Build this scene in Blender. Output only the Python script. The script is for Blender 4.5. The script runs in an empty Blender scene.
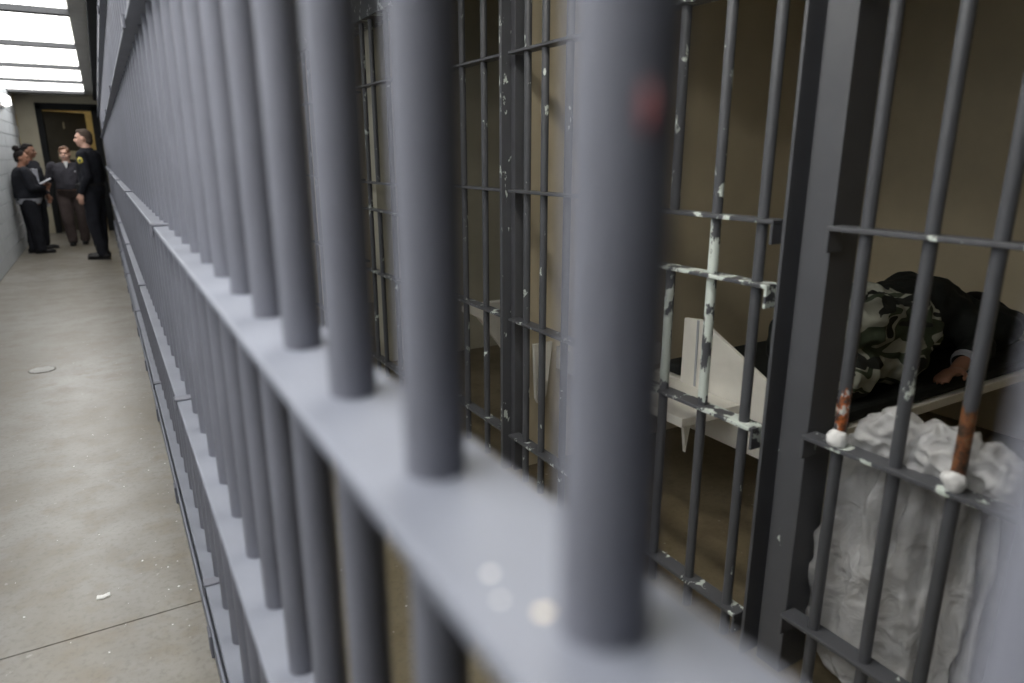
import bpy, bmesh, math, random
from math import radians as R, sin, cos, pi
from mathutils import Vector, Matrix, noise

S = bpy.context.scene
C = S.collection
random.seed(7)

# ------------------------------------------------------------------ camera, world, exposure
cd = bpy.data.cameras.new('camera'); cam = bpy.data.objects.new('camera', cd); C.objects.link(cam)
cd.sensor_width = 36; cd.lens = 24; cd.clip_start = 0.01
H = 1.46
cam.location = (0, 0, H)
cam.rotation_euler = (R(90 - 15.2), 0, R(-30.4))
cd.dof.use_dof = True; cd.dof.focus_distance = 3.0; cd.dof.aperture_fstop = 1.9
S.camera = cam
W = bpy.data.worlds.new('world'); S.world = W; W.use_nodes = True
W.node_tree.nodes['Background'].inputs[0].default_value = (.55, .62, .75, 1)
W.node_tree.nodes['Background'].inputs[1].default_value = .05
vs = S.view_settings; vs.view_transform = 'Standard'; vs.look = 'None'; vs.gamma = 1; vs.use_curve_mapping = False
vs.exposure = 0.28
SKYLIGHT = 2.9        # strength of the luminous ceiling over the corridor
SKYLIGHT_NEAR = 9.5  # the panel above the camera
WALKWAY_LAMP = 31.0   # added fluorescent fitting in the walkway, unseen
ROOM_LAMP = 12.0      # lamp of the room beyond the end door

# ------------------------------------------------------------------ materials
def nodes(name):
    m = bpy.data.materials.new(name); m.use_nodes = True
    nt = m.node_tree; return m, nt, nt.nodes, nt.links, nt.nodes['Principled BSDF']

def coords(nt, rnd=True):
    N, L = nt.nodes, nt.links
    tc = N.new('ShaderNodeTexCoord')
    if not rnd: return tc.outputs['Object']
    oi = N.new('ShaderNodeObjectInfo'); v = N.new('ShaderNodeVectorMath'); v.operation = 'MULTIPLY_ADD'
    cb = N.new('ShaderNodeCombineXYZ')
    for i in range(3): L.new(oi.outputs['Random'], cb.inputs[i])
    L.new(cb.outputs[0], v.inputs[0]); v.inputs[1].default_value = (31, 57, 43); L.new(tc.outputs['Object'], v.inputs[2])
    return v.outputs[0]

def tex(nt, co, scale, detail=4, rough=.6, dist=0):
    n = nt.nodes.new('ShaderNodeTexNoise'); n.inputs['Scale'].default_value = scale
    n.inputs['Detail'].default_value = detail; n.inputs['Roughness'].default_value = rough
    n.inputs['Distortion'].default_value = dist
    nt.links.new(co, n.inputs['Vector']); return n.outputs['Fac']

def ramp(nt, fac, stops, interp='LINEAR'):
    r = nt.nodes.new('ShaderNodeValToRGB'); nt.links.new(fac, r.inputs[0])
    e = r.color_ramp.elements; r.color_ramp.interpolation = interp
    while len(e) < len(stops): e.new(.5)
    for k, (p, c) in enumerate(stops):
        e[k].position = p; e[k].color = (*c, 1) if len(c) == 3 else c
    return r.outputs[0]

def mix(nt, fac, a, b):
    m = nt.nodes.new('ShaderNodeMix'); m.data_type = 'RGBA'
    for s, v in ((0, fac), (6, a), (7, b)):
        if isinstance(v, (tuple, float, int)): m.inputs[s].default_value = (*v, 1) if isinstance(v, tuple) else v
        else: nt.links.new(v, m.inputs[s])
    return m.outputs[2]

def math_(nt, op, a, b):
    m = nt.nodes.new('ShaderNodeMath'); m.operation = op
    for s, v in ((0, a), (1, b)):
        if isinstance(v, (float, int)): m.inputs[s].default_value = v
        else: nt.links.new(v, m.inputs[s])
    return m.outputs[0]

def bump(nt, bs, h, strength=.2, dist=.01):
    b = nt.nodes.new('ShaderNodeBump'); b.inputs['Strength'].default_value = strength; b.inputs['Distance'].default_value = dist
    nt.links.new(h, b.inputs['Height']); nt.links.new(b.outputs[0], bs.inputs['Normal'])

def plain(name, col, rough=.5, metal=0, spec=.5, var=.15, scale=8, bmp=0, emit=None):
    m, nt, N, L, b = nodes(name)
    co = coords(nt); f = tex(nt, co, scale)
    lo = tuple(c * (1 - var) for c in col); hi = tuple(min(1, c * (1 + var)) for c in col)
    L.new(ramp(nt, f, [(.3, lo), (.7, hi)]), b.inputs['Base Color'])
    b.inputs['Roughness'].default_value = rough; b.inputs['Metallic'].default_value = metal
    b.inputs['Specular IOR Level'].default_value = spec
    if bmp: bump(nt, b, tex(nt, co, scale * 8), bmp)
    if emit:
        b.inputs['Emission Color'].default_value = (*emit[0], 1); b.inputs['Emission Strength'].default_value = emit[1]
    return m

def paint(name, col, chip=.0, zones=(), spec=.5, chipcol=(.62, .68, .64), rust=None, rough=.38, scale=22, stretch=.45):
    """Thick enamel paint over steel. chip = share of chipped-off paint; zones = (z0, z1, extra) bands of heavier wear."""
    m, nt, N, L, b = nodes(name)
    co = coords(nt)
    f = tex(nt, co, 6)
    c = ramp(nt, f, [(.3, tuple(x * .9 for x in col)), (.7, tuple(x * 1.08 for x in col))])
    mp = N.new('ShaderNodeMapping'); mp.inputs['Scale'].default_value = (1, 1, stretch); L.new(co, mp.inputs[0])
    n = tex(nt, mp.outputs[0], scale, 6, .62, .3)
    if chip or zones:
        tc = N.new('ShaderNodeTexCoord'); sp = N.new('ShaderNodeSeparateXYZ'); L.new(tc.outputs['Object'], sp.inputs[0])
        v = n
        for z0, z1, e in zones:
            mr = N.new('ShaderNodeMapRange'); mr.interpolation_type = 'SMOOTHSTEP'
            L.new(sp.outputs[2], mr.inputs[0])
            mr.inputs[1].default_value = z0 - .04; mr.inputs[2].default_value = z0 + .04; mr.inputs[3].default_value = 0; mr.inputs[4].default_value = 1
            mr2 = N.new('ShaderNodeMapRange'); mr2.interpolation_type = 'SMOOTHSTEP'
            L.new(sp.outputs[2], mr2.inputs[0])
            mr2.inputs[1].default_value = z1 - .04; mr2.inputs[2].default_value = z1 + .04; mr2.inputs[3].default_value = 1; mr2.inputs[4].default_value = 0
            v = math_(nt, 'ADD', v, math_(nt, 'MULTIPLY', math_(nt, 'MULTIPLY', mr.outputs[0], mr2.outputs[0]), e))
        t = .74 - chip
        mask = ramp(nt, v, [(t, (0, 0, 0)), (t + .015, (1, 1, 1))])
        cc = chipcol
        if rust:
            rn = tex(nt, co, 30, 3)
            cc = ramp(nt, rn, [(.38, rust[0]), (.5, rust[1]), (.56, rust[2]), (.62, chipcol)])
        c = mix(nt, mask, c, cc)
        bump(nt, b, math_(nt, 'SUBTRACT', math_(nt, 'MULTIPLY', f, .3), mask), .5, .002)
    else:
        bump(nt, b, tex(nt, co, 60, 3), .05, .002)
    L.new(c, b.inputs['Base Color']); b.inputs['Roughness'].default_value = rough; b.inputs['Specular IOR Level'].default_value = spec
    return m

STEEL = (.158, .164, .195)
INNER = (.082, .085, .095)
M = {}
M['outer'] = paint('outer_bar_paint', STEEL, rough=.5, spec=.2)
M['outer_chip'] = paint('outer_rail_paint', (.185, .198, .238), chip=.015, rough=.5, spec=.3, scale=14, stretch=1)
M['inner'] = paint('cell_bar_paint', INNER, chip=.075, rough=.4)
M['inner_some'] = paint('cell_bar_paint_flaking', INNER, chip=.115, rough=.4)
M['inner_plain'] = paint('cell_post_paint', INNER, chip=.02, rough=.42)
M['worn_a'] = paint('door_bar_paint_worn', INNER, chip=.06, zones=((.73, 1.12, .215), (1.12, 1.42, .14), (1.42, 1.95, .05)))
M['worn_b'] = paint('door_bar_paint_bare', INNER, chip=.06, zones=((.73, 1.30, .215), (1.29, 1.55, .15), (1.5, 1.75, .05)))
M['worn_rail'] = paint('door_rail_paint_worn', INNER, chip=.24, scale=13, stretch=1)
M['some_rail'] = paint('rail_paint_chipped', INNER, chip=.16, scale=16, stretch=1)
RUST = ((.03, .02, .015), (.22, .07, .025), (.5, .13, .03))
M['rust_a'] = paint('bar_paint_rubbed_rust', INNER, chip=.05, zones=((.80, .90, .2),), rust=RUST, chipcol=(.6, .6, .58))
M['rust_b'] = paint('bar_paint_bare_rust', INNER, chip=.05, zones=((.79, .94, .33),), rust=((.04, .025, .018), (.12, .055, .03), (.22, .08, .03)), chipcol=(.2, .11, .06))
M['white_steel'] = plain('white_enamel_steel', (.80, .78, .72), .4, var=.08, scale=5)
M['light_frame'] = plain('ceiling_beam_paint', (.075, .078, .085), .5)
M['ceil'] = plain('ceiling_paint', (.42, .41, .38), .7, var=.08)
M['wall_tan'] = plain('tan_plaster_paint', (.56, .49, .35), .55, var=.10, scale=2.2, bmp=.05)
M['wall_olive'] = plain('olive_plaster_paint', (.46, .44, .35), .55, var=.10, scale=2.2, bmp=.05)
M['wall_end'] = plain('end_wall_paint', (.36, .33, .25), .6, var=.08, scale=3)
M['wall_block'] = plain('painted_block', (.52, .55, .58), .6, var=.06, scale=6, bmp=.12)
M['mortar'] = plain('painted_mortar', (.40, .42, .45), .8, var=.08, scale=10)
M['black_frame'] = plain('black_door_frame_paint', (.010, .011, .012), .75, spec=.2)
M['door_leaf'] = plain('brown_door_leaf_paint', (.055, .05, .038), .5)
M['yellow_wall'] = plain('yellow_room_paint', (.62, .5, .24), .6)
M['cream_glass'] = plain('cream_view_panel', (.5, .45, .3), .3)
M['dark_metal'] = plain('dark_grating', (.13, .12, .10), .5)
M['paper'] = plain('white_paper', (.8, .8, .78), .8, var=.03)
M['grey_paper'] = plain('grey_paper', (.45, .46, .5), .8, var=.05)
M['flake_y'] = plain('cream_flake', (.75, .66, .5), .6)
M['flake_r'] = plain('red_smear', (.2, .05, .05), .5)
M['fixture'] = plain('fixture_housing', (.6, .6, .58), .5)

def emitter(name, col, s):
    m, nt, N, L, b = nodes(name)
    b.inputs['Base Color'].default_value = (.8, .8, .8, 1)
    b.inputs['Emission Color'].default_value = (*col, 1); b.inputs['Emission Strength'].default_value = s
    return m
M['diffuser'] = emitter('luminous_ceiling_diffuser', (1.0, .985, .955), SKYLIGHT)
M['diffuser_near'] = emitter('luminous_ceiling_diffuser_overhead', (1.0, .985, .955), SKYLIGHT_NEAR)
M['lamp_diffuser'] = emitter('wall_light_diffuser', (1, .98, .93), 3.0)

def concrete(name, a, b_, c_, rough, stain):
    m, nt, N, L, b = nodes(name)
    co = coords(nt, False)
    big = tex(nt, co, 1.3, 5, .6, .6); mid = tex(nt, co, 6, 6, .65); fine = tex(nt, co, 45, 4, .7)
    c = ramp(nt, big, [(.32, a), (.5, b_), (.68, c_)])
    c = mix(nt, ramp(nt, mid, [(.48, (0, 0, 0)), (.68, (.7, .7, .7))]), c, stain)
    sp = tex(nt, co, 30, 2, .5)
    c = mix(nt, ramp(nt, sp, [(.72, (0, 0, 0)), (.74, (.8, .8, .8))]), c, (.32, .31, .28))
    c = mix(nt, ramp(nt, fine, [(.35, (.35, .35, .35)), (.5, (0, 0, 0))]), c, tuple(x * .6 for x in a))
    L.new(c, b.inputs['Base Color'])
    L.new(ramp(nt, mid, [(.3, (rough - .03,) * 3), (.7, (rough + .05,) * 3)]), b.inputs['Roughness'])
    bump(nt, b, fine, .08, .003)
    return m
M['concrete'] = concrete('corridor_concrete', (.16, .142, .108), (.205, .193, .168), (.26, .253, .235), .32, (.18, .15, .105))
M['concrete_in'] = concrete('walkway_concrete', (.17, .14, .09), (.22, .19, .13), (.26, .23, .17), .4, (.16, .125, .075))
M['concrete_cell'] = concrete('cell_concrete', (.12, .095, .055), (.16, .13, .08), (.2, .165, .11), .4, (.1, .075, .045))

def camo():
    m, nt, N, L, b = nodes('camouflage_cloth')
    co = coords(nt, False)
    mp = N.new('ShaderNodeMapping'); mp.inputs['Scale'].default_value = (1, 1.2, 2.0); mp.inputs['Rotation'].default_value = (0, .5, .2); L.new(co, mp.inputs[0])
    f = tex(nt, mp.outputs[0], 3.6, 1.0, .5, .7)
    g = tex(nt, mp.outputs[0], 4.6, 1.0, .5, .6)
    c = ramp(nt, f, [(0, (.34, .35, .30)), (.46, (.045, .06, .035)), (.535, (.34, .35, .30)), (.57, (.012, .014, .012))], 'CONSTANT')
    c = mix(nt, ramp(nt, g, [(0, (0, 0, 0)), (.58, (1, 1, 1))], 'CONSTANT'), c, (.014, .016, .013))
    L.new(c, b.inputs['Base Color']); b.inputs['Roughness'].default_value = .9
    bump(nt, b, tex(nt, co, 14, 3), .35, .02)
    return m
M['camo'] = camo()
def cloth(name, col): return plain(name, col, .85, spec=.25, var=.25, scale=9, bmp=.25)
M['black_cloth'] = cloth('black_cloth', (.012, .013, .018))
M['navy_cloth'] = cloth('black_uniform_cloth', (.010, .011, .016))
M['dark_blanket'] = cloth('dark_blanket_cloth', (.012, .014, .013))
M['charcoal_cloth'] = cloth('charcoal_cloth', (.028, .027, .034))
M['brown_cloth'] = cloth('brown_cloth', (.065, .05, .048))
M['grey_cloth'] = cloth('grey_cloth', (.33, .34, .38))
M['white_cloth'] = cloth('white_cloth', (.75, .75, .75))
M['knit'] = cloth('pale_knit', (.42, .38, .28))
M['shoe'] = plain('black_leather', (.01, .01, .011), .55, spec=.25)
M['hair_black'] = plain('black_hair', (.010, .008, .008), .8, spec=.15, bmp=.3)
M['hair_brown'] = plain('greying_brown_hair', (.06, .045, .036), .8, spec=.15, bmp=.3)
M['hair_auburn'] = plain('auburn_hair', (.13, .06, .03), .6, bmp=.3)
M['patch'] = plain('gold_patch_thread', (.5, .42, .08), .7)
M['patch_in'] = plain('green_patch_thread', (.05, .09, .05), .7)
M['eye'] = plain('eye_dark', (.02, .015, .012), .2)
M['lip'] = plain('lips', (.35, .12, .10), .5)
M['device'] = plain('light_plastic', (.55, .55, .6), .3)
def skin(name, col): return plain(name, col, .5, spec=.35, var=.08, scale=12)
M['skin_light'] = skin('skin_light', (.56, .34, .26))
M['skin_dark'] = skin('skin_dark', (.20, .10, .065))
M['skin_mid'] = skin('skin_mid', (.28, .14, .09))

def bagmat():
    m, nt, N, L, b = nodes('translucent_plastic_film')
    co = coords(nt, False)
    f = tex(nt, co, 9, 5, .6, .5)
    L.new(ramp(nt, f, [(.3, (.55, .55, .55)), (.7, (.72, .72, .73))]), b.inputs['Base Color'])
    b.inputs['Roughness'].default_value = .16
    bump(nt, b, tex(nt, co, 11, 3, .5, 1.8), .7, .03)
    tr = N.new('ShaderNodeBsdfTranslucent'); tr.inputs[0].default_value = (.75, .75, .75, 1)
    tp = N.new('ShaderNodeBsdfTransparent')
    m1 = N.new('ShaderNodeMixShader'); m1.inputs[0].default_value = .22
    m2 = N.new('ShaderNodeMixShader'); m2.inputs[0].default_value = .2
    L.new(b.outputs[0], m1.inputs[1]); L.new(tr.outputs[0], m1.inputs[2])
    L.new(m1.outputs[0], m2.inputs[1]); L.new(tp.outputs[0], m2.inputs[2])
    L.new(m2.outputs[0], N['Material Output'].inputs[0])
    return m
M['bag'] = bagmat()

# ------------------------------------------------------------------ mesh helpers
class MB:
    def __init__(s): s.v = []; s.f = []
    def add(s, v, f):
        o = len(s.v); s.v += [tuple(p) for p in v]; s.f += [tuple(i + o for i in q) for q in f]; return s
    def box(s, a, b):
        x0, y0, z0 = a; x1, y1, z1 = b
        return s.add([(x0,y0,z0),(x1,y0,z0),(x1,y1,z0),(x0,y1,z0),(x0,y0,z1),(x1,y0,z1),(x1,y1,z1),(x0,y1,z1)],
                     [(0,3,2,1),(4,5,6,7),(0,1,5,4),(1,2,6,5),(2,3,7,6),(3,0,4,7)])
    def tube(s, p, q, r0, r1=None, n=16):
        r1 = r0 if r1 is None else r1
        p, q = Vector(p), Vector(q); d = (q - p).normalized()
        a = d.orthogonal().normalized(); b = d.cross(a)
        v = []
        for c, r in ((p, r0), (q, r1)):
            v += [c + (a * cos(2*pi*k/n) + b * sin(2*pi*k/n)) * r for k in range(n)]
        f = [(k, (k+1) % n, n + (k+1) % n, n + k) for k in range(n)]
        return s.add(v, f + [tuple(reversed(range(n))), tuple(range(n, 2*n))])
    def capsule(s, p, q, r0, r1=None, n=14, m=4):
        r1 = r0 if r1 is None else r1
        p, q = Vector(p), Vector(q); d = q - p
        d = d.normalized() if d.length > 1e-6 else Vector((0, 0, 1))
        a = d.orthogonal().normalized(); b = d.cross(a)
        rings = [(p - d * r0 * cos(t), r0 * sin(t)) for t in [pi/2*(k+.35)/(m+.35) for k in range(m+1)]]
        rings += [(q + d * r1 * sin(t), r1 * cos(t)) for t in [pi/2*k/(m+.35) for k in range(m+1)]]
        return s.loft([[c + (a * cos(2*pi*k/n) + b * sin(2*pi*k/n)) * r for k in range(n)] for c, r in rings])
    def loft(s, rings):
        n = len(rings[0]); v = [x for r in rings for x in r]; f = []
        for i in range(len(rings) - 1):
            for k in range(n): f.append((i*n+k, i*n+(k+1) % n, (i+1)*n+(k+1) % n, (i+1)*n+k))
        return s.add(v, f + [tuple(reversed(range(n))), tuple(range((len(rings)-1)*n, len(rings)*n))])
    def ell(s, c, r, mat=None, n=18, m=10):
        c = Vector(c); rings = []
        for i in range(m + 1):
            t = pi * (i + .25) / (m + .5)
            rr = []
            for k in range(n):
                p = Vector((r[0]*sin(t)*cos(2*pi*k/n), r[1]*sin(t)*sin(2*pi*k/n), -r[2]*cos(t)))
                rr.append(c + (mat @ p if mat else p))
            rings.append(rr)
        return s.loft(rings)
    def prism(s, poly, axis, a, b):
        """poly: list of 2D points, extruded along axis 0/1/2 from a to b"""
        def P(t, u):
            return (t, u[0], u[1]) if axis == 0 else ((u[0], t, u[1]) if axis == 1 else (u[0], u[1], t))
        n = len(poly)
        v = [P(a, u) for u in poly] + [P(b, u) for u in poly]
        return s.add(v, [(k, (k+1) % n, n + (k+1) % n, n + k) for k in range(n)] + [tuple(reversed(range(n))), tuple(range(n, 2*n))])
    def mesh(s, name, smooth=False):
        me = bpy.data.meshes.new(name); me.from_pydata(s.v, [], s.f)
        bm = bmesh.new(); bm.from_mesh(me); bmesh.ops.recalc_face_normals(bm, faces=bm.faces[:]); bm.to_mesh(me); bm.free()
        if smooth:
            me.shade_smooth()
            try: me.set_sharp_from_angle(angle=R(40))
            except Exception: pass
        return me
    def build(s, name, mat, parent=None, smooth=False, bevel=0, loc=(0, 0, 0)):
        me = s.mesh(name, smooth); me.materials.append(mat if not isinstance(mat, str) else M[mat])
        return link(name, me, parent, loc, bevel)

def link(name, me, parent=None, loc=(0, 0, 0), bevel=0, mat=None):
    o = bpy.data.objects.new(name, me); C.objects.link(o); o.location = loc
    if parent: o.parent = parent
    if bevel:
        b = o.modifiers.new('bevel', 'BEVEL'); b.width = bevel; b.segments = 2; b.limit_method = 'ANGLE'
    if mat:
        o.material_slots[0].link = 'OBJECT'; o.material_slots[0].material = M[mat]
    return o

def tag(o, label=None, cat=None, group=None, kind=None):
    if label: o['label'] = label
    if cat: o['category'] = cat
    if group: o['group'] = group
    if kind: o['kind'] = kind
    return o

def empty(name, loc=(0, 0, 0), rz=0, **k):
    o = bpy.data.objects.new(name, None); C.objects.link(o); o.location = loc; o.rotation_euler = (0, 0, rz); o.empty_display_size = .1
    return tag(o, **k)

TMP = bpy.data.scenes.new('sculpting')      # scratch scene, removed at the end
def remeshed(mb, name, vox, smooth=6, fac=.5):
    me = mb.mesh(name); o = bpy.data.objects.new(name, me); TMP.collection.objects.link(o)
    r = o.modifiers.new('r', 'REMESH'); r.mode = 'VOXEL'; r.voxel_size = vox
    if smooth:
        q = o.modifiers.new('s', 'SMOOTH'); q.factor = fac; q.iterations = smooth
    TMP.view_layers[0].update(); dg = TMP.view_layers[0].depsgraph
    out = bpy.data.meshes.new_from_object(o.evaluated_get(dg))
    bpy.data.objects.remove(o); bpy.data.meshes.remove(me)
    out.name = name; out.shade_smooth(); out.materials.clear()
    return out

def organic(mb, name, mat, parent, vox=.009, smooth=6, wr=0, wf=6, crumple=0):
    me = remeshed(mb, name, vox, smooth)
    if wr:
        nr = [v.normal.copy() for v in me.vertices]; co = []
        for v, q in zip(me.vertices, nr):
            d = noise.noise(v.co * wf + Vector((3, 7, 1))) + .5 * noise.noise(v.co * wf * 2.3)
            if crumple: d += crumple * (1 - 3 * abs(noise.noise(v.co * wf * 1.4 + Vector((9, 2, 5)))))
            co.extend(v.co + q * d * wr)
        me.vertices.foreach_set('co', co); me.update()
    me.materials.append(M[mat])
    return link(name, me, parent)

# ------------------------------------------------------------------ setting
WX = -1.20           # face of the block wall
YE = 16.2            # end wall
ZC = 2.6
BX = 1.52            # plane of the cell fronts
BACK = 4.05
YN = -5.0

floor = tag(MB().box((WX - .2, YN, -.2), (.3, YE + 3, -.02)).build('floor', 'dark_metal'), kind='structure')
for y0, y1 in ((YN, 2.265), (2.271, 9.9), (9.906, YE + 3)):
    MB().box((WX - .05, y0, -.03), (.155, y1, 0)).build('floor_slab', 'concrete', floor)
fw = tag(MB().box((.155, YN, -.2), (BX - .02, YE, 0)).build('floor_walkway', 'concrete_in'), kind='structure')
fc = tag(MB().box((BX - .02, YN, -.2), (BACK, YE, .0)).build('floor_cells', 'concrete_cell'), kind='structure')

# block wall, single blocks where the photograph shows them
wall = tag(MB().box((WX - .3, YN, 0), (WX - .012, YE, ZC)).build('wall_left', 'mortar'), kind='structure')
blk = MB().box((-.05, .006, .006), (0, .394, .197))
bme = blk.mesh('block'); bme.materials.append(M['wall_block'])
for r_ in range(13):
    y = 8.4 + (.2 if r_ % 2 else 0)
    while y < YE - .39:
        link('block', bme, wall, (WX + random.uniform(-.0015, .0015), y, r_ * .2), .004); y += .4
mb = MB()                                       # nearer blocks, out of the picture
for r_ in range(13):
    y = 8.0 + (.2 if r_ % 2 else 0)
    while y > YN:
        mb.box((WX - .05, y + .006, r_ * .2 + .006), (WX, y + .394, r_ * .2 + .197)); y -= .4
mb.build('block_field', 'wall_block', wall)['kind'] = 'stuff'

# walls closing the place
tag(MB().box((WX - .3, YN - .15, 0), (BACK + .2, YN, ZC)).build('wall_near', 'wall_tan'), kind='structure')
tag(MB().box((BACK, YN, 0), (BACK + .2, YE, ZC)).build('wall_cells', 'wall_tan'), kind='structure')
DX0, DX1, DZ = -.88, .10, 2.40
we = MB().box((WX, YE, 0), (DX0, YE + .2, ZC)).box((DX0, YE, DZ), (DX1, YE + .2, ZC)).box((DX1, YE, 0), (BACK + .2, YE + .2, ZC))
tag(we.build('wall_end', 'wall_end'), kind='structure')
fr = tag(MB().box((DX0 - .01, YE - .03, 0), (DX0 + .09, YE + .21, DZ)).box((DX1 - .09, YE - .03, 0), (DX1 + .03, YE + .21, DZ))
    .box((DX0 - .01, YE - .03, DZ - .09), (DX1 + .03, YE + .21, DZ + .03)).build('trim_1', 'black_frame', bevel=.006), kind='structure')
# ceiling
tag(MB().box((WX - .3, YN, ZC), (-.04, YE, ZC + .25)).build('ceiling', 'ceil'), kind='structure')
tag(MB().box((-.04, YN, ZC - .012), (.10, YE, ZC + .25)).build('trim_2', 'ceil'), kind='structure')
tag(MB().box((.10, YN, ZC), (BACK + .2, YE, ZC + .25)).build('ceiling_cells', 'ceil'), kind='structure')
tag(MB().box((WX, 15.32, ZC - .03), (-.04, YE, ZC)).build('trim_3', 'ceil'), kind='structure')

# luminous ceiling over the corridor
beams = [15.3, 13.2, 11.1, 9.0, 6.95, 4.85, 2.75, 1.3, -.05]
pos = ['farthest luminous ceiling panel, next to the end door', 'second luminous ceiling panel from the end door',
       'third luminous ceiling panel from the end door', 'fourth luminous ceiling panel from the end door',
       'nearest luminous ceiling panel, cut by the top of the picture']
for i in range(len(beams) - 1):
    y1, y0 = beams[i], beams[i + 1]
    lab = pos[i] if i < 5 else ['luminous ceiling panel above the drain end of the corridor, sixth from the door', 'short luminous ceiling panel above the floor joint', 'bright luminous ceiling panel directly above the camera'][i - 5]
    e = empty('ceiling_light', (-.62, (y0 + y1) / 2, ZC), label=lab, cat='ceiling light', group='luminous panels in the corridor ceiling')
    a = (y1 - y0) / 2
    MB().box((-.57, -a + .05, -.012), (.57, a - .05, -.004)).build('diffuser', 'diffuser' if y0 > 1 else 'diffuser_near', e)
    MB().box((-.58, a - .05, -.055), (.58, a + .05 if i == 0 else a, -.002)).build('frame', 'light_frame', e)
    MB().box((-.58, -a, -.055), (.58, -a + .05, -.002)).build('frame', 'light_frame', e)

# added walkway lamp, unseen above the picture, inferred from the rail shadows
wf = empty('ceiling_light', (.80, 1.35, ZC), label='added, unseen fluorescent fitting in the ceiling of the inner walkway', cat='ceiling light')
MB().box((-.09, -.62, -.05), (.09, .62, -.001)).build('housing', 'fixture', wf, bevel=.006)
MB().box((-.06, -.58, -.07), (.06, .58, -.05)).build('diffuser', emitter('fluorescent_diffuser', (1, .96, .86), WALKWAY_LAMP), wf)

# end door: leaf swung into the room beyond
d = tag(empty('door_1', (DX0 + .10, YE + .16, 0), R(38)), kind='structure')
MB().box((0, 0, .01), (.86, .045, 2.29)).build('door_leaf', 'door_leaf', d, bevel=.003)
MB().box((.17, -.006, 1.40), (.62, .05, 1.56)).build('view_panel', 'cream_glass', d)
MB().box((.77, -.05, 1.0), (.80, 0, 1.03)).box((.70, -.06, 1.0), (.80, -.045, 1.03)).build('door_handle', 'dark_metal', d)
MB().box((.36, -.004, 1.98), (.385, .0, 2.10)).build('door_mark', 'cream_glass', d)
tag(MB().box((-1.6, YE + 2.2, 0), (1.4, YE + 2.3, ZC)).box((1.3, YE + .2, 0), (1.4, YE + 2.2, ZC)).box((-1.6, YE + .2, 0), (-1.5, YE + 2.2, ZC))
    .box((-1.6, YE + .2, ZC), (1.4, YE + 2.3, ZC + .1)).build('wall_room', 'yellow_wall'), kind='structure')
tag(MB().box((.3, YE + .2, -.2), (1.4, YE + 2.3, 0)).box((-1.6, YE + .2, -.2), (WX - .2, YE + 2.3, 0)).build('floor_room', 'concrete'), kind='structure')
rl = empty('ceiling_lamp', (-.1, YE + 1.1, ZC), label='round ceiling lamp in the yellow room beyond the door', cat='lamp')
MB().tube((0, 0, -.05), (0, 0, 0), .16, .18, 24).build('shade', emitter('room_lamp_glass', (1, .9, .65), ROOM_LAMP), rl, True)
# wall light
wl = empty('wall_light', (WX, 13.75, 2.2), label='small white light box high on the block wall', cat='wall light')
MB().box((.001, -.28, .0), (.05, .28, .19)).build('housing', 'fixture', wl, bevel=.006)
MB().prism([(.05, .02), (.13, .045), (.13, .165), (.05, .185)], 1, -.265, .265).build('diffuser', 'lamp_diffuser', wl)

# ------------------------------------------------------------------ barred screen between corridor and walkway
XO, XI, XB, BR = .110, .203, .160, .0195
YS0, YS1 = -4.5, YE - .05
scr = empty('bar_screen', (XB, 0, 0), label='long grey painted steel bar screen running beside the corridor', cat='bar screen')
bar_me = MB().tube((0, 0, .0), (0, 0, ZC), BR, n=24).mesh('bar', True); bar_me.materials.append(M['outer'])
ys = [(.192 + .170 * k) for k in range(-25, 95)]
ys[24] = .0405; ys[25] = .196; ys[26] = .369; ys[27] = .537; ys[28] = .706
ys = [y for y in ys if y < YS1]
for y in ys: link('bar', bar_me, scr, (0, y, 0))
RZ = [.2, .745, 1.268, 1.812, 2.2]
for z in RZ:
    MB().box((XO - XB, YS0, z - .012), (XI - XB, YS1, z)).build('rail', 'outer_chip', scr, bevel=.003)
for z in RZ:                                    # couplings where the lengths of rail meet
    for k in range(0, 8):
        y = 2.2 + 2.2 * k - (.16 if z < .3 else 0)
        if y > YS1: continue
        MB().box((XO - XB - .008, y - .02, z - .03), (XO - XB + .0, y + .02, z + .007)).box((XO - XB - .008, y - .02, z + .0), (XI - XB - .03, y + .02, z + .007)).build('coupling', 'outer', scr, bevel=.003)
MB().box((XO - XB - .004, YS0, .0), (XO - XB + .004, YS1, .07)).box((XO - XB - .004, YS0, .0), (XI - XB, YS1, .010)).build('base_angle', 'outer_chip', scr, bevel=.002)
for k in range(0, 14):
    y = 1.98 + 1.1 * k
    if y < YS1: MB().box((XO - XB - .012, y - .03, 0), (XO - XB - .004, y + .03, .075)).build('base_clip', 'outer', scr, bevel=.002)
MB().box((XO - XB - .03, YS0, ZC - .10), (XI - XB, YS1, ZC)).build('head_channel', 'black_frame', scr)
def blob(x, y, z, r, mat, squash=.25):
    mb = MB().ell((0, 0, 0), (r, r * .9, r * squash), n=10, m=5)
    return mb.build('paint_flake', mat, scr, True, loc=(x - XB, y, z))
blob(.1351, .2509, RZ[2], .0024, 'paper'); blob(.1295, .2313, RZ[2], .0018, 'paper'); blob(.1415, .2140, RZ[2], .0036, 'flake_y')
mb = MB().ell((0, 0, 0), (.0015, .004, .008), n=10, m=5); mb.build('paint_smear', 'flake_r', scr, True, loc=(-.006, .196 - BR * .93, 1.475))

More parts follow.
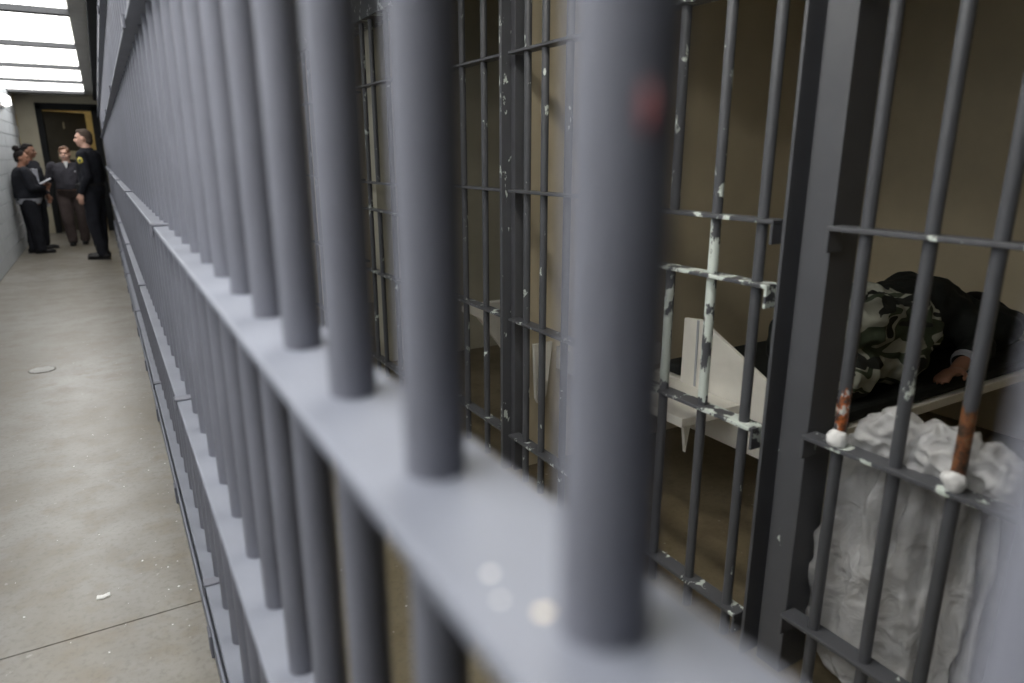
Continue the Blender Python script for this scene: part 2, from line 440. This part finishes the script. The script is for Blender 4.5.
# ------------------------------------------------------------------ cell fronts
def k_(y): return y * BX
IR = .0152
ime = MB().tube((0, 0, .0), (0, 0, 2.25), IR, n=18).mesh('bar', True); ime.materials.append(M['inner'])
def rail(parent, x, y0, y1, z, mat, w=.058, t=.012, tab0=False, tab1=False):
    mb = MB().box((x - w / 2, y0, z - t), (x + w / 2, y1, z))
    if tab0: mb.box((x - w / 2, y0, z - .065), (x + w / 2, y0 + .009, z - t))
    if tab1: mb.box((x - w / 2, y1 - .009, z - .065), (x + w / 2, y1, z - t))
    return mb.build('rail', mat, parent, bevel=.0025)
def stub(parent, x, y, z0, z1, mat):
    MB().tube((0, 0, z0), (0, 0, z1), IR, n=18).build('bar', mat, parent, True, loc=(x, y, 0))

# right-hand fixed panel (the one with the bag)
p = empty('fixed_bar_panel', (BX, .7, 0), label='fixed panel of cell bars with a plastic bag tied to it', cat='bar panel')
for y, m_ in ((k_(.632), 'rust_a'), (k_(.535), 'inner'), (k_(.446), 'rust_b'), (k_(.355), 'inner'), (k_(.26), 'inner')):
    link('bar', ime, p, (0, y - .7, 0), mat=m_)
for z, m_ in ((1.87, 'inner_plain'), (1.298, 'inner_some'), (.757, 'some_rail'), (.215, 'inner_some')):
    rail(p, 0, -.45, k_(.69) - .7 - .002, z, m_, tab1=True)
# column between panel and door
cxx = empty('door_post', (BX, 1.09, 0), label='thick dark steel post between the sliding door and bagged panel', cat='post')
MB().box((-.0, -.04, 0), (.11, .042, 2.25)).build('column', 'inner_plain', cxx, bevel=.003)
MB().box((-.035, .068, 0), (.045, .078, 2.25)).build('stop_plate', 'inner_plain', cxx, bevel=.002)
MB().box((.034, .042, 0), (.045, .068, 2.25)).build('web_plate', 'inner_plain', cxx)

def door(name, y0, label, ys_, rails, y1, dark=True, slot=True):
    e = empty(name, (BX, y0, 0), label=label, cat='cell door', group='barred sliding cell doors')
    for i, (y, m_) in enumerate(ys_):
        if slot and i == slot_bar:
            stub(e, 0, y - y0, 0, 1.126, m_); stub(e, 0, y - y0, 1.295, 2.25, m_)
        else: link('bar', ime, e, (0, y - y0, 0), mat=m_)
    for z, m_ in rails: rail(e, 0, 0, y1 - y0, z, m_, tab0=True)
    return e
slot_bar = 2
DR = lambda a, b, c: ((1.889, a), (1.30, b), (1.128, c), (.717, c), (.107, a))
door('cell_door', 1.202, 'nearest barred cell door with white paint flaking around its food slot',
     [(k_(.828), 'inner'), (k_(.936), 'worn_b'), (k_(1.049), 'worn_a'), (k_(1.15), 'inner_some'), (k_(1.245), 'inner_some')],
     DR('some_rail', 'some_rail', 'worn_rail'), 1.93)
slot_bar = 2
door('cell_door', 3.83, 'farther barred cell door, seen in a narrow gap between foreground bars',
     [(3.90, 'inner'), (k_(2.64), 'inner_some'), (k_(2.81), 'inner'), (k_(2.92), 'inner_some')],
     DR('inner_some', 'inner_some', 'some_rail'), 4.55)
# middle fixed panels either side of the seam
p = empty('fixed_bar_panel', (BX, 2.2, 0), label='fixed panel of cell bars in front of the pale yellow partition', cat='bar panel')
for y in (1.622, 1.538, 1.432, 1.335): link('bar', ime, p, (0, k_(y) - 2.2, 0), mat='inner_some')
for z, m_ in ((1.87, 'inner_plain'), (1.322, 'inner'), (.76, 'some_rail'), (.2, 'some_rail')): rail(p, 0, 1.97 - 2.2, 2.575 - 2.2, z, m_)
p = empty('fixed_bar_panel', (BX, 2.9, 0), label='fixed panel of cell bars in front of the olive grey wall', cat='bar panel')
for y in (1.865, 2.005, 2.13, 2.25, 2.37): link('bar', ime, p, (0, k_(y) - 2.9, 0), mat='inner_some')
for z, m_ in ((1.87, 'inner_plain'), (1.322, 'inner'), (.76, 'some_rail'), (.2, 'some_rail')): rail(p, 0, 2.63 - 2.9, 3.78 - 2.9, z, m_)
MB().box((-.03, 2.625 - 2.9, 0), (.03, 2.648 - 2.9, 2.25)).build('stile', 'inner_some', p, bevel=.002)
e = empty('seam_post', (BX, 2.6, 0), label='narrow dark post at the seam between two bar panels', cat='post')
MB().box((.012, -.014, 0), (.085, .019, 2.25)).build('post_plate', 'inner_plain', e, bevel=.002)
e = empty('door_post', (BX, 3.81, 0), label='steel post beside the farther cell door', cat='post')
MB().box((0, -.02, 0), (.09, .012, 2.25)).build('column', 'inner_plain', e, bevel=.002)
e = empty('door_post', (BX, 1.95, 0), label='slim steel post left of the nearest cell door', cat='post')
MB().box((.0, -.008, 0), (.06, .008, 2.25)).build('column', 'inner_plain', e, bevel=.002)
e = empty('cell_front_header', (BX, 0, 0), label='grey steel header plate above the cell doors', cat='header')
MB().box((-.045, YN, 2.25), (.12, YE, 2.40)).build('header_plate', 'some_rail', e, bevel=.004)
MB().box((-.045, YN, 2.40), (.0, YE, ZC)).build('upper_plate', 'inner_plain', e)
# more bars beyond the farther door (seen only as slivers)
p = empty('fixed_bar_panel', (BX, 5.2, 0), label='far fixed panel of cell bars beyond the farther door', cat='bar panel')
for k in range(9): link('bar', ime, p, (0, 4.68 + .15 * k - 5.2, 0))
for z in (1.87, 1.31, .757, .2): rail(p, 0, 4.60 - 5.2, 6.0 - 5.2, z, 'inner')

# partitions between cells
tag(MB().box((BX + .09, 2.60, 0), (BACK, 2.72, ZC)).build('wall_partition', 'wall_tan'), kind='structure')
tag(MB().box((BX + .10, 4.6, 0), (BACK, 4.72, ZC)).build('wall_partition_far', 'wall_olive'), kind='structure')
tag(MB().box((BX + .10, 6.7, 0), (BACK, 6.82, ZC)).build('wall_partition_last', 'wall_tan'), kind='structure')
tag(MB().box((BX + .10, .10, 0), (BACK, .22, ZC)).build('wall_partition_near', 'wall_tan'), kind='structure')

# ------------------------------------------------------------------ cell furniture
b = empty('bunk', (2.9, 1.85, 0), label='pale steel bunk with slanted end panel, a person lying on it', cat='bunk')
MB().box((-.78, -.46, .455), (1.14, .45, .495)).build('bed_plate', 'white_steel', b, bevel=.004)
MB().prism([(.255, .30), (.255, .785), (.16, .795), (-.40, .53), (-.40, .42), (-.28, .30)], 0, -.80, -.78).build('end_panel', 'white_steel', b, bevel=.003)
MB().prism([(.175, .79), (.17, .5), (.162, .5), (.165, .79)], 0, -.805, -.80).build('bend_line', 'mortar', b)  # thin grey strip drawn where the end panel bends
for x in (-.7, 1.05): MB().box((x - .025, -.43, 0), (x + .025, -.38, .455)).build('leg', 'white_steel', b)
MB().box((-.76, -.44, .495), (1.1, .43, .545)).build('mattress', 'dark_blanket', b, bevel=.02)
s_ = empty('wall_shelf', (1.93, 2.2, 0), label='cream steel seat slab in front of the bunk end', cat='seat')
MB().box((-.15, -.44, .46), (.165, .15, .498)).build('slab', 'white_steel', s_, bevel=.004)
MB().prism([(-.10, .46), (-.06, .46), (-.08, .33)], 1, -.40, -.385).prism([(-.09, .3), (-.06, .3), (-.06, .46), (-.13, .46)], 1, -.1, -.085).build('bracket', 'white_steel', s_)
s2 = empty('wall_shelf', (1.9, 2.6, 0), label='white steel shelf with tapered bracket on the yellow partition', cat='shelf')
MB().box((-.13, -.2, .475), (.35, -.001, .585)).build('shelf_box', 'white_steel', s2, bevel=.004)
MB().prism([(-.275, .62), (-.17, .62), (-.2, .36), (-.22, .325), (-.25, .325), (-.262, .35)], 1, -.03, -.012).build('bracket', 'white_steel', s2, bevel=.003)
s3 = empty('bunk', (2.1, 3.6, 0), label='white steel bunk end with slanted underside in the farther cell', cat='bunk')
MB().prism([(-.30, .60), (.25, .60), (.25, .0), (.15, .0), (-.04, .26), (-.23, .51), (-.30, .55)], 1, -.02, .02).build('end_panel', 'white_steel', s3, bevel=.003)
MB().box((-.30, .02, .54), (.25, .08, .575)).build('flange', 'white_steel', s3, bevel=.003)

# ------------------------------------------------------------------ people
def rotz(a): return Matrix.Rotation(a, 3, 'Z')
def head_parts(c, rot, skin_m, hair_fn, hair_m, parent, body, sc=1.0, smile=False):
    """Adds the skull to the body mesh; face details and hair become children."""
    c = Vector(c)
    def P(x, y, z): return c + rot @ (Vector((x, y, z)) * sc)
    def E(mb, p, r): mb.ell(P(*p), tuple(x * sc for x in r), rot)
    E(body, (0, -.008, .022), (.076, .096, .098)); E(body, (0, .022, -.04), (.062, .074, .072)); E(body, (0, .05, -.078), (.036, .036, .03))
    body.capsule(P(0, .088, .012), P(0, .106, -.028), .010 * sc, .016 * sc)
    E(body, (0, .076, .03), (.052, .022, .014))
    for s in (-1, 1):
        E(body, (s * .077, -.008, -.005), (.012, .022, .034)); E(body, (s * .04, .062, -.028), (.026, .026, .024))
        E(MB_eye[0], (0, 0, 0), (.001, .001, .001)) if False else None
        e = MB(); e.ell(P(s * .032, .084, .008), (.014 * sc, .008 * sc, .008 * sc), rot, 10, 6); e.build('eye', 'eye', parent, True)
        e = MB(); e.capsule(P(s * .018, .094, .026), P(s * .048, .084, .026), .0045 * sc, .003 * sc, 8, 2); e.build('eyebrow', hair_m, parent, True)
    e = MB(); e.ell(P(0, .090, -.058), ((.032 if smile else .026) * sc, .010 * sc, .009 * sc), rot, 12, 6)
    e.build('mouth', 'lip', parent, True)
    if smile:
        e = MB(); e.ell(P(0, .096, -.056), (.022 * sc, .006 * sc, .005 * sc), rot, 10, 5); e.build('teeth', 'paper', parent, True)
    hm = MB(); hair_fn(hm, E, P)
    organic(hm, 'hair', hair_m, parent, .008, 3, .003, 40)

def hand(body, wrist, fwd, palm_n, side, sc=1.0, curl=.5):
    """palm and five fingers; fwd = direction of fingers, palm_n = direction the palm faces, side = towards the thumb"""
    w = Vector(wrist); f = Vector(fwd).normalized(); s = Vector(side); s = (s - f * s.dot(f)).normalized()
    n = Vector(palm_n); n = (n - f * n.dot(f) - s * n.dot(s)).normalized()
    mat = Matrix((s, f, n)).transposed()
    body.ell(w + f * .045 * sc, (.041 * sc, .052 * sc, .018 * sc), mat, 12, 8)
    for k, (o, l) in enumerate(((.030, .072), (.011, .082), (-.009, .076), (-.028, .06))):
        a = w + f * .078 * sc + s * o * sc; p1 = a + (f * cos(curl * .5) + n * sin(curl * .5)) * l * .45 * sc
        p2 = p1 + (f * cos(curl * 1.4) + n * sin(curl * 1.4)) * l * .33 * sc; p3 = p2 + (f * cos(curl * 2.2) + n * sin(curl * 2.2)) * l * .25 * sc
        body.capsule(a - f * .01, p1, .0092 * sc, .0085 * sc, 8, 3); body.capsule(p1, p2, .0085 * sc, .008 * sc, 8, 3); body.capsule(p2, p3, .008 * sc, .0068 * sc, 8, 3)
    a = w + f * .025 * sc + s * .032 * sc; p1 = a + (f * .7 + s * .6 + n * .3).normalized() * .04 * sc; p2 = p1 + (f * .9 + s * .15 + n * .35).normalized() * .034 * sc
    body.capsule(a, p1, .012 * sc, .010 * sc, 8, 3); body.capsule(p1, p2, .010 * sc, .008 * sc, 8, 3)

def ringloft(mb, rings, n=20, off=0.0):
    mb.loft([[Vector((cx + (rx + off) * cos(2*pi*k/n), cy + (ry + off) * sin(2*pi*k/n), z)) for k in range(n)] for z, cx, cy, rx, ry in rings])

def shoe(parent, p, yaw, sc=1.0, mat='shoe'):
    mb = MB(); m = rotz(yaw); p = Vector(p)
    def Q(x, y, z): return p + m @ (Vector((x, y, z)) * sc)
    mb.ell(Q(0, -.02, .045), (.046 * sc, .075 * sc, .045 * sc), m); mb.ell(Q(0, .10, .032), (.050 * sc, .10 * sc, .032 * sc), m); mb.capsule(Q(0, -.02, .05), Q(0, -.025, .10), .045 * sc, .045 * sc)
    o = organic(mb, 'shoe', mat, parent, .009, 3)
    zs = [0.0] * (3 * len(o.data.vertices)); o.data.vertices.foreach_get('co', zs)
    zs[2::3] = [max(q, .004) for q in zs[2::3]]; o.data.vertices.foreach_set('co', zs); o.data.update()
    s = MB()
    def ring(z): return [Q(.049 * sin(t) * (1.0 if cos(t) > 0 else .9), .055 + .145 * cos(t), z) for t in [2 * pi * k / 16 for k in range(16)]]
    s.loft([ring(.0), ring(.014)]); so = s.build('sole', mat, o)
    return o

def person(name, loc, rz, h, label, torso, J, skin_m, hair, hair_m, head_rot, head_sc=1.0, neck=(0, -.01, 1.5), headc=(0, .02, 1.618),
           top=None, sleeve='long', trousers='black_cloth', arm_r=(.052, .042, .032), leg_r=(.088, .062, .045), hands=None, smile=False, shoe_yaw=(0, 0), top_bottom=.86, flare=1.0):
    k = h / 1.755
    e = empty(name, loc, rz, label=label, cat='person')
    e.scale = (k, k, k)
    body, shirt, pants = MB(), MB(), MB()
    ringloft(body, torso)
    body.capsule((0, -.012, 1.42), headc, .062, .056)
    head_parts(headc, head_rot, skin_m, hair, hair_m, e, body, head_sc, smile)
    tr = [r for r in torso if r[0] >= top_bottom]
    ringloft(shirt, tr, off=.016)
    for s in ('L', 'R'):
        sh, el, wr = (Vector(J[q + s]) for q in ('sh', 'el', 'wr'))
        hp, kn, an = (Vector(J[q + s]) for q in ('hip', 'kn', 'an'))
        body.capsule(sh, el, arm_r[0], arm_r[1]); body.capsule(el, wr, arm_r[1], arm_r[2] * .85)
        shirt.capsule(sh, el, arm_r[0] + .017, arm_r[1] + .015)
        if sleeve == 'long': shirt.capsule(el, el.lerp(wr, .9), arm_r[1] + .015, arm_r[2] + .008)
        elif sleeve == 'short': pass
        hd = hands[s]; hand(body, wr, *hd)
        body.capsule(hp, kn, leg_r[0], leg_r[1]); body.capsule(kn, an, leg_r[1], leg_r[2]); body.ell(an + Vector((0, .03, -.045)), (.03, .06, .022))
        pants.capsule(hp, kn, leg_r[0] + .014, leg_r[1] + .02 * flare); pants.capsule(kn, an + Vector((0, 0, .0)), leg_r[1] + .02 * flare, leg_r[2] + .026 * flare)
    lo = [r for r in torso if r[0] <= 1.06]
    ringloft(pants, lo, off=.010)
    o = organic(body, 'body', skin_m, e, .0075, 4)
    organic(shirt, 'shirt' if sleeve == 'short' else 'jacket', top, e, .010, 5, .006, 14)
    organic(pants, 'trousers', trousers, e, .011, 5, .008, 11)
    for i, s in enumerate(('L', 'R')):
        an = Vector(J['an' + s]); shoe(e, (an.x, an.y, 0), shoe_yaw[i], 1.08)
    return e

def T(w=1.0, dpt=1.0, belly=0.0):
    return [(.84, 0, 0, .13 * w, .10 * dpt), (.92, 0, 0, .168 * w, .118 * dpt + belly * .5), (1.0, 0, belly * .3, .168 * w, .12 * dpt + belly), (1.1, 0, belly * .35, .158 * w, .115 * dpt + belly),
            (1.22, 0, belly * .15, .172 * w, .122 * dpt + belly * .6), (1.33, 0, 0, .186 * w, .122 * dpt + belly * .2), (1.42, 0, -.01, .165 * w, .095 * dpt), (1.47, 0, -.015, .09 * w, .065)]
def joints(w=1.0, **o):
    J = {}
    for s, n in ((-1, 'L'), (1, 'R')):
        J['sh' + n] = (s * .188 * w, -.01, 1.405); J['el' + n] = (s * .245 * w, -.03, 1.115); J['wr' + n] = (s * .25 * w, .03, .875)
        J['hip' + n] = (s * .092 * w, 0, .88); J['kn' + n] = (s * .10 * w, .01, .49); J['an' + n] = (s * .10 * w, -.02, .09)
    J.update(o); return J
DOWN = {'L': ((0, .12, -1), (1, 0, 0), (0, 1, 0)), 'R': ((0, .12, -1), (-1, 0, 0), (0, 1, 0))}

def short_hair(hm, E, P):
    E(hm, (0, -.022, .036), (.079, .092, .094)); E(hm, (0, -.055, -.02), (.066, .055, .07)); E(hm, (0, .03, .092), (.055, .05, .03))
def bun_hair(hm, E, P):
    E(hm, (0, -.020, .036), (.080, .094, .096)); E(hm, (0, -.055, -.01), (.068, .052, .07)); E(hm, (0, -.055, .155), (.058, .058, .055))
def tied_hair(hm, E, P):
    E(hm, (0, -.020, .038), (.081, .096, .097)); E(hm, (0, -.05, -.02), (.074, .056, .08)); E(hm, (.02, .035, .095), (.05, .05, .03)); E(hm, (-.06, .03, .05), (.022, .04, .045)); E(hm, (.06, .03, .05), (.022, .04, .045))

# officer in black uniform, turned away towards the others
off = person('person', (-.115, 11.75, 0), R(66), 1.84, 'person in black uniform with gold shoulder patch, back half turned, by the bars', T(1.0, 1.0, .01),
    joints(elL=(-.235, -.06, 1.12), wrL=(-.225, .06, .90), anL=(-.10, -.05, .09), anR=(.11, .04, .09)), 'skin_light', short_hair, 'hair_brown', rotz(R(12)), 1.0,
    top='navy_cloth', trousers='navy_cloth', hands=DOWN, flare=1.1)
mt = Matrix.Rotation(R(90), 3, 'Y')
MB().ell((-.262, -.016, 1.335), (.045, .036, .012), mt, 16, 6).build('shoulder_patch', 'patch', off, True)
MB().ell((-.272, -.016, 1.335), (.022, .018, .006), mt, 14, 6).build('patch_centre', 'patch_in', off, True)
bm_ = MB(); ringloft(bm_, [(1.00, 0, .003, .19, .15), (1.045, 0, .003, .188, .15)], 28); bm_.build('belt', 'shoe', off, True)
MB().box((-.235, .0, .90), (-.19, .11, 1.03)).build('belt_pouch', 'shoe', off, bevel=.01)
bm_ = MB(); ringloft(bm_, [(1.44, 0, -.008, .10, .085), (1.50, 0, .002, .074, .074)], 24); bm_.build('collar', 'navy_cloth', off, True)

# smiling person walking towards the camera
wm = person('person', (-.455, 13.85, 0), R(178), 1.62, 'smiling person in dark polo shirt and brown trousers walking towards us', T(1.27, 1.2, .09),
    joints(1.2, elR=(.33, -.02, 1.13), wrR=(.37, .12, .92), knL=(-.12, -.02, .49), anL=(-.10, -.12, .10), knR=(.11, .10, .49), anR=(.09, .06, .09)), 'skin_light', tied_hair, 'hair_auburn', rotz(R(-10)), 1.03,
    top='charcoal_cloth', trousers='brown_cloth', sleeve='short', arm_r=(.066, .05, .036), leg_r=(.115, .08, .055), hands=DOWN, smile=True, top_bottom=.99)
MB().prism([(-.04, 1.49), (.04, 1.49), (0, 1.36)], 1, .10, .145).build('undershirt', 'white_cloth', wm, bevel=.004)
bm_ = MB(); ringloft(bm_, [(.975, 0, .015, .225, .188), (1.01, 0, .015, .225, .19)], 28); bm_.build('belt', 'shoe', wm, True)
MB().box((-.13, .125, 1.30), (-.09, .165, 1.325)).build('name_tag', 'device', wm)
tag(MB().box((-.022, -.04, -.10), (.022, -.028, .02)).box((-.018, -.045, -.05), (.018, -.04, .01)).build('radio_handset', 'device', None, bevel=.004, loc=(-.795, 13.69, .76)),
    'small pale handheld device in the walking person\'s hand', 'device')

# person with hair bun leaning back at the block wall
lw = person('person', (-1.0, 12.9, 0), R(-78), 1.55, 'person with hair bun in black blazer leaning by the block wall', T(1.22, 1.22, .05),
    joints(1.18, elR=(.27, .06, 1.13), wrR=(.10, .27, 1.12), elL=(-.27, .06, 1.13), wrL=(-.06, .29, 1.16), anR=(.09, .06, .09), anL=(-.10, -.02, .09), knR=(.1, .05, .49)), 'skin_mid', bun_hair, 'hair_black', rotz(R(-14)), 1.02,
    top='black_cloth', trousers='black_cloth', arm_r=(.066, .052, .034), leg_r=(.112, .08, .055),
    hands={'R': ((-.6, .7, 0), (0, -.6, -.4), (0, .2, 1)), 'L': ((.6, .6, 0), (0, -.6, -.4), (0, .2, 1))}, top_bottom=.92)
bm_ = MB(); ringloft(bm_, [(.86, 0, .01, .205, .175), (.95, 0, .015, .228, .205)], 28); bm_.build('shirt_tail', 'grey_cloth', lw, True)
MB().prism([(-.09, 1.44), (.09, 1.44), (.05, 1.0), (-.05, 1.0)], 1, .12, .205).build('blouse_front', 'grey_cloth', lw, bevel=.01)
fo = tag(MB().box((-.11, -.006, -.085), (.11, .006, .085)).build('paper_folder', 'grey_paper', None, bevel=.002, loc=(-.735, 12.87, 1.09)),
    'sheaf of pale papers held in the arms by the wall', 'papers')
fo.rotation_euler = (R(-62), 0, R(-84))

# person half hidden behind
person('person', (-.935, 13.42, 0), R(-112), 1.66, 'person in dark jacket half hidden behind the one with hair bun', T(1.1, 1.05, .03),
    joints(1.08, wrR=(.22, .10, .9), wrL=(-.22, .1, .9)), 'skin_dark', short_hair, 'hair_black', rotz(R(8)), 1.0, top='black_cloth', trousers='black_cloth', hands=DOWN)

# person lying on the bunk, knees drawn up towards us
ly = empty('person', (2.85, 1.62, .545), label='person in camouflage trousers lying curled on the bunk', cat='person')
body, cam_t, jac = MB(), MB(), MB()
hipc = Vector((.0, .16, .17)); shc = Vector((.50, .14, .18)); hd = Vector((.80, .06, .15))
body.capsule(hipc, shc, .14, .14); body.capsule(shc, hd, .07, .06); body.ell(hd, (.12, .095, .085)); body.ell(hd + Vector((-.03, -.06, -.01)), (.06, .06, .06)); body.capsule(hd + Vector((0, -.09, 0)), hd + Vector((-.02, -.112, 0)), .01, .015)
for z, kx, ky in ((.10, -.40, -.08), (.27, -.36, -.07)):
    kn = Vector((kx, ky, z)); an = Vector((kx + .24, ky + .34, z - .08))
    hp = hipc + Vector((-.02, -.02, z - .19)); body.capsule(hp, kn, .095, .065); body.capsule(kn, an, .06, .042); body.ell(an + Vector((-.03, .06, 0)), (.05, .09, .035))
    cam_t.capsule(hp, kn, .13, .10); cam_t.capsule(kn, an, .095, .07)
cam_t.capsule(hipc + Vector((-.10, -.04, .02)), hipc + Vector((.02, -.06, .02)), .17, .17); cam_t.ell((-.22, -.01, .24), (.24, .13, .14)); cam_t.ell((-.10, -.08, .13), (.18, .10, .13)); cam_t.ell((-.44, -.06, .09), (.15, .14, .10)); cam_t.ell((-.30, -.02, .26), (.26, .14, .13)); cam_t.ell((.02, -.03, .22), (.14, .14, .14))
el = Vector((.46, -.13, .09)); wr = Vector((.19, -.185, .035)); sh = shc + Vector((.04, -.10, .05))
body.capsule(sh, el, .055, .045); body.capsule(el, wr, .043, .03); hand(body, wr, (-1, -.05, -.02), (0, -.2, -1), (0, -1, .3), 1.05, .3)
jac.capsule(hipc + Vector((.12, 0, .02)), shc, .175, .19); jac.capsule(sh, el, .085, .07); jac.capsule(el, el.lerp(wr, .66), .065, .052); jac.ell(shc + Vector((.0, .0, .06)), (.2, .17, .11))
organic(body, 'body', 'skin_mid', ly, .008, 4)
organic(cam_t, 'camouflage_trousers', 'camo', ly, .011, 5, .022, 9, .5)
organic(jac, 'jacket', 'dark_blanket', ly, .012, 5, .02, 8)
MB().ell(hd + Vector((.04, .03, .02)), (.11, .095, .095)).build('hair', 'hair_black', ly, True)
MB().tube(el.lerp(wr, .64), el.lerp(wr, .70), .056, .053).build('cuff', 'grey_cloth', ly, True)
mb = MB()
mb.ell((2.95, 1.86, .72), (.22, .13, .14)); mb.ell((3.30, 1.80, .72), (.30, .19, .18)); mb.ell((2.62, 1.84, .70), (.30, .11, .16)); mb.ell((3.62, 1.74, .66), (.3, .26, .14)); mb.ell((3.25, 1.80, .84), (.13, .11, .08)); mb.ell((2.55, 1.80, .66), (.12, .12, .12))
tag(organic(mb, 'blanket', 'dark_blanket', None, .013, 5, .03, 7), 'rumpled dark blanket heaped over the person on the bunk', 'blanket')
mb = MB()
for k in range(7): mb.capsule((2.10 + .0 * k, 1.40 + .016 * k, .56), (2.22, 1.40 + .016 * k, .575), .013, .013, 10, 3)
tag(organic(mb, 'knit_sock', 'knit', None, .006, 2, .002, 40), 'pale ribbed knit cloth at the foot of the bunk', 'cloth')

# ------------------------------------------------------------------ plastic bag on the fixed panel
bag = empty('plastic_bag', (BX + .09, .80, 0), label='translucent white plastic bag hanging on the right bar panel', cat='bag')
def ridge(v): return 1 - abs(noise.noise(v)) * 2
def bagmesh():
    mb = MB(); rings = []; nu, nv = 150, 90
    for j in range(nv):
        t = j / (nv - 1); z = .752 - t * .70
        end = 1 if t < .85 else math.sqrt(max(0, 1 - ((t - .85) / .15) ** 2 * .75))
        hw = (.188 + .035 * sin(min(1, t * 1.7) * pi * .5)) * end
        hd_ = (.030 + .055 * min(1, t * 2.0)) * end
        rr = []
        for i in range(nu):
            a = 2 * pi * i / nu; ca, sa = cos(a), sin(a)
            lean = .25 * z * sa
            fold = (ridge(Vector((ca * 2.6 + lean, sa * 3.6, z * 1.1))) - .5) * .07 + (ridge(Vector((ca * 6, sa * 7.5, z * 2.6 + 5))) - .5) * .028
            cr = (ridge(Vector((ca * 4 + z * 3, sa * 6, z * 7 + 9))) - .5) * .022
            q = (fold + cr) * min(1, .35 + t * 3) * end
            px = math.copysign(abs(ca) ** .8, ca) * hd_ + ca * q; py = math.copysign(abs(sa) ** .8, sa) * (hw + q)
            rr.append(Vector((max(px, -.075) + .032, py, z)))
        rings.append(rr)
    mb.loft(rings); return mb
sk = bagmesh().build('sack', 'bag', bag); sk.data.shade_smooth()
mb = MB()
def drape(y0, y1, zt, r, seed):
    n = 18
    for k in range(n):
        t = k / (n - 1); y = y0 + (y1 - y0) * t
        z = zt + .018 * noise.noise(Vector((y * 14, seed, 0))) - .02 * (2 * t - 1) ** 2
        mb.ell((-.015 + .02 * noise.noise(Vector((y * 11, seed, 4))), y, z), (r * .75, .03, r * (1 + .35 * noise.noise(Vector((y * 17, seed, 8))))), None, 12, 8)
drape(.12, -.0, .80, .060, 1); drape(.015, -.12, .795, .068, 5); drape(-.09, -.21, .79, .06, 9)
o = organic(mb, 'folded_top', 'bag', bag, .0045, 3, .010, 20, .9)
for y, z, r in ((k_(.632), .772, .026), (k_(.446), .777, .024)):
    mb = MB().ell((-.09 - .008, y - .80, z), (r * .95, r, r * 1.1)).ell((-.09 + .012, y - .80 + .012, z - .004), (r, r * 1.1, r * .8))
    organic(mb, 'knot', 'white_cloth', bag, .004, 3, .003, 50)

# ------------------------------------------------------------------ small things on the floor
dr = empty('floor_drain', (-.535, 5.65, 0), label='round metal drain grate in the corridor floor', cat='drain')
MB().tube((0, 0, -.012), (0, 0, .003), .085, n=28).build('frame', 'dark_metal', dr, True)
for k in range(-3, 4):
    w = math.sqrt(.075 ** 2 - (k * .02) ** 2); MB().box((-w, k * .02 - .005, .003), (w, k * .02 + .005, .006)).build('slat', 'fixture', dr)
mb = MB().add([(-.02, -.008, .003), (.0, -.013, .005), (.022, -.006, .004), (.02, .008, .008), (.0, .009, .003), (-.018, .01, .006),
               (-.02, -.008, .0), (.0, -.013, .0), (.022, -.006, .0), (.02, .008, .0), (.0, .009, .0), (-.018, .01, .0)],
              [(0, 1, 2, 3, 4, 5), (11, 10, 9, 8, 7, 6)] + [(k, (k + 1) % 6, 6 + (k + 1) % 6, 6 + k) for k in range(6)])
tag(mb.build('paper_scrap', 'paper', None, loc=(-.182, 2.462, 0)), 'torn white paper scrap on the corridor floor', 'scrap')
mb = MB()
for k in range(260):
    if k < 150: x = random.uniform(-1.0, .09) if k < 70 else .09 - abs(random.gauss(0, .12)); y = random.uniform(1.6, 7)
    else: x = random.uniform(.25, 1.45); y = random.uniform(.8, 4)
    r = random.choice((.0015, .002, .003, .004)); a = random.uniform(0, 6)
    mb.add([(x + r * cos(a + t) * random.uniform(.6, 1.5), y + r * sin(a + t) * random.uniform(.6, 1.5), .0015) for t in (0, 1.6, 3.1, 4.7)], [(0, 1, 2, 3)])
tag(mb.build('paint_chips', 'paper'), 'tiny white paint chips scattered on the floor', 'paint chips', kind='stuff')
bpy.data.scenes.remove(TMP)
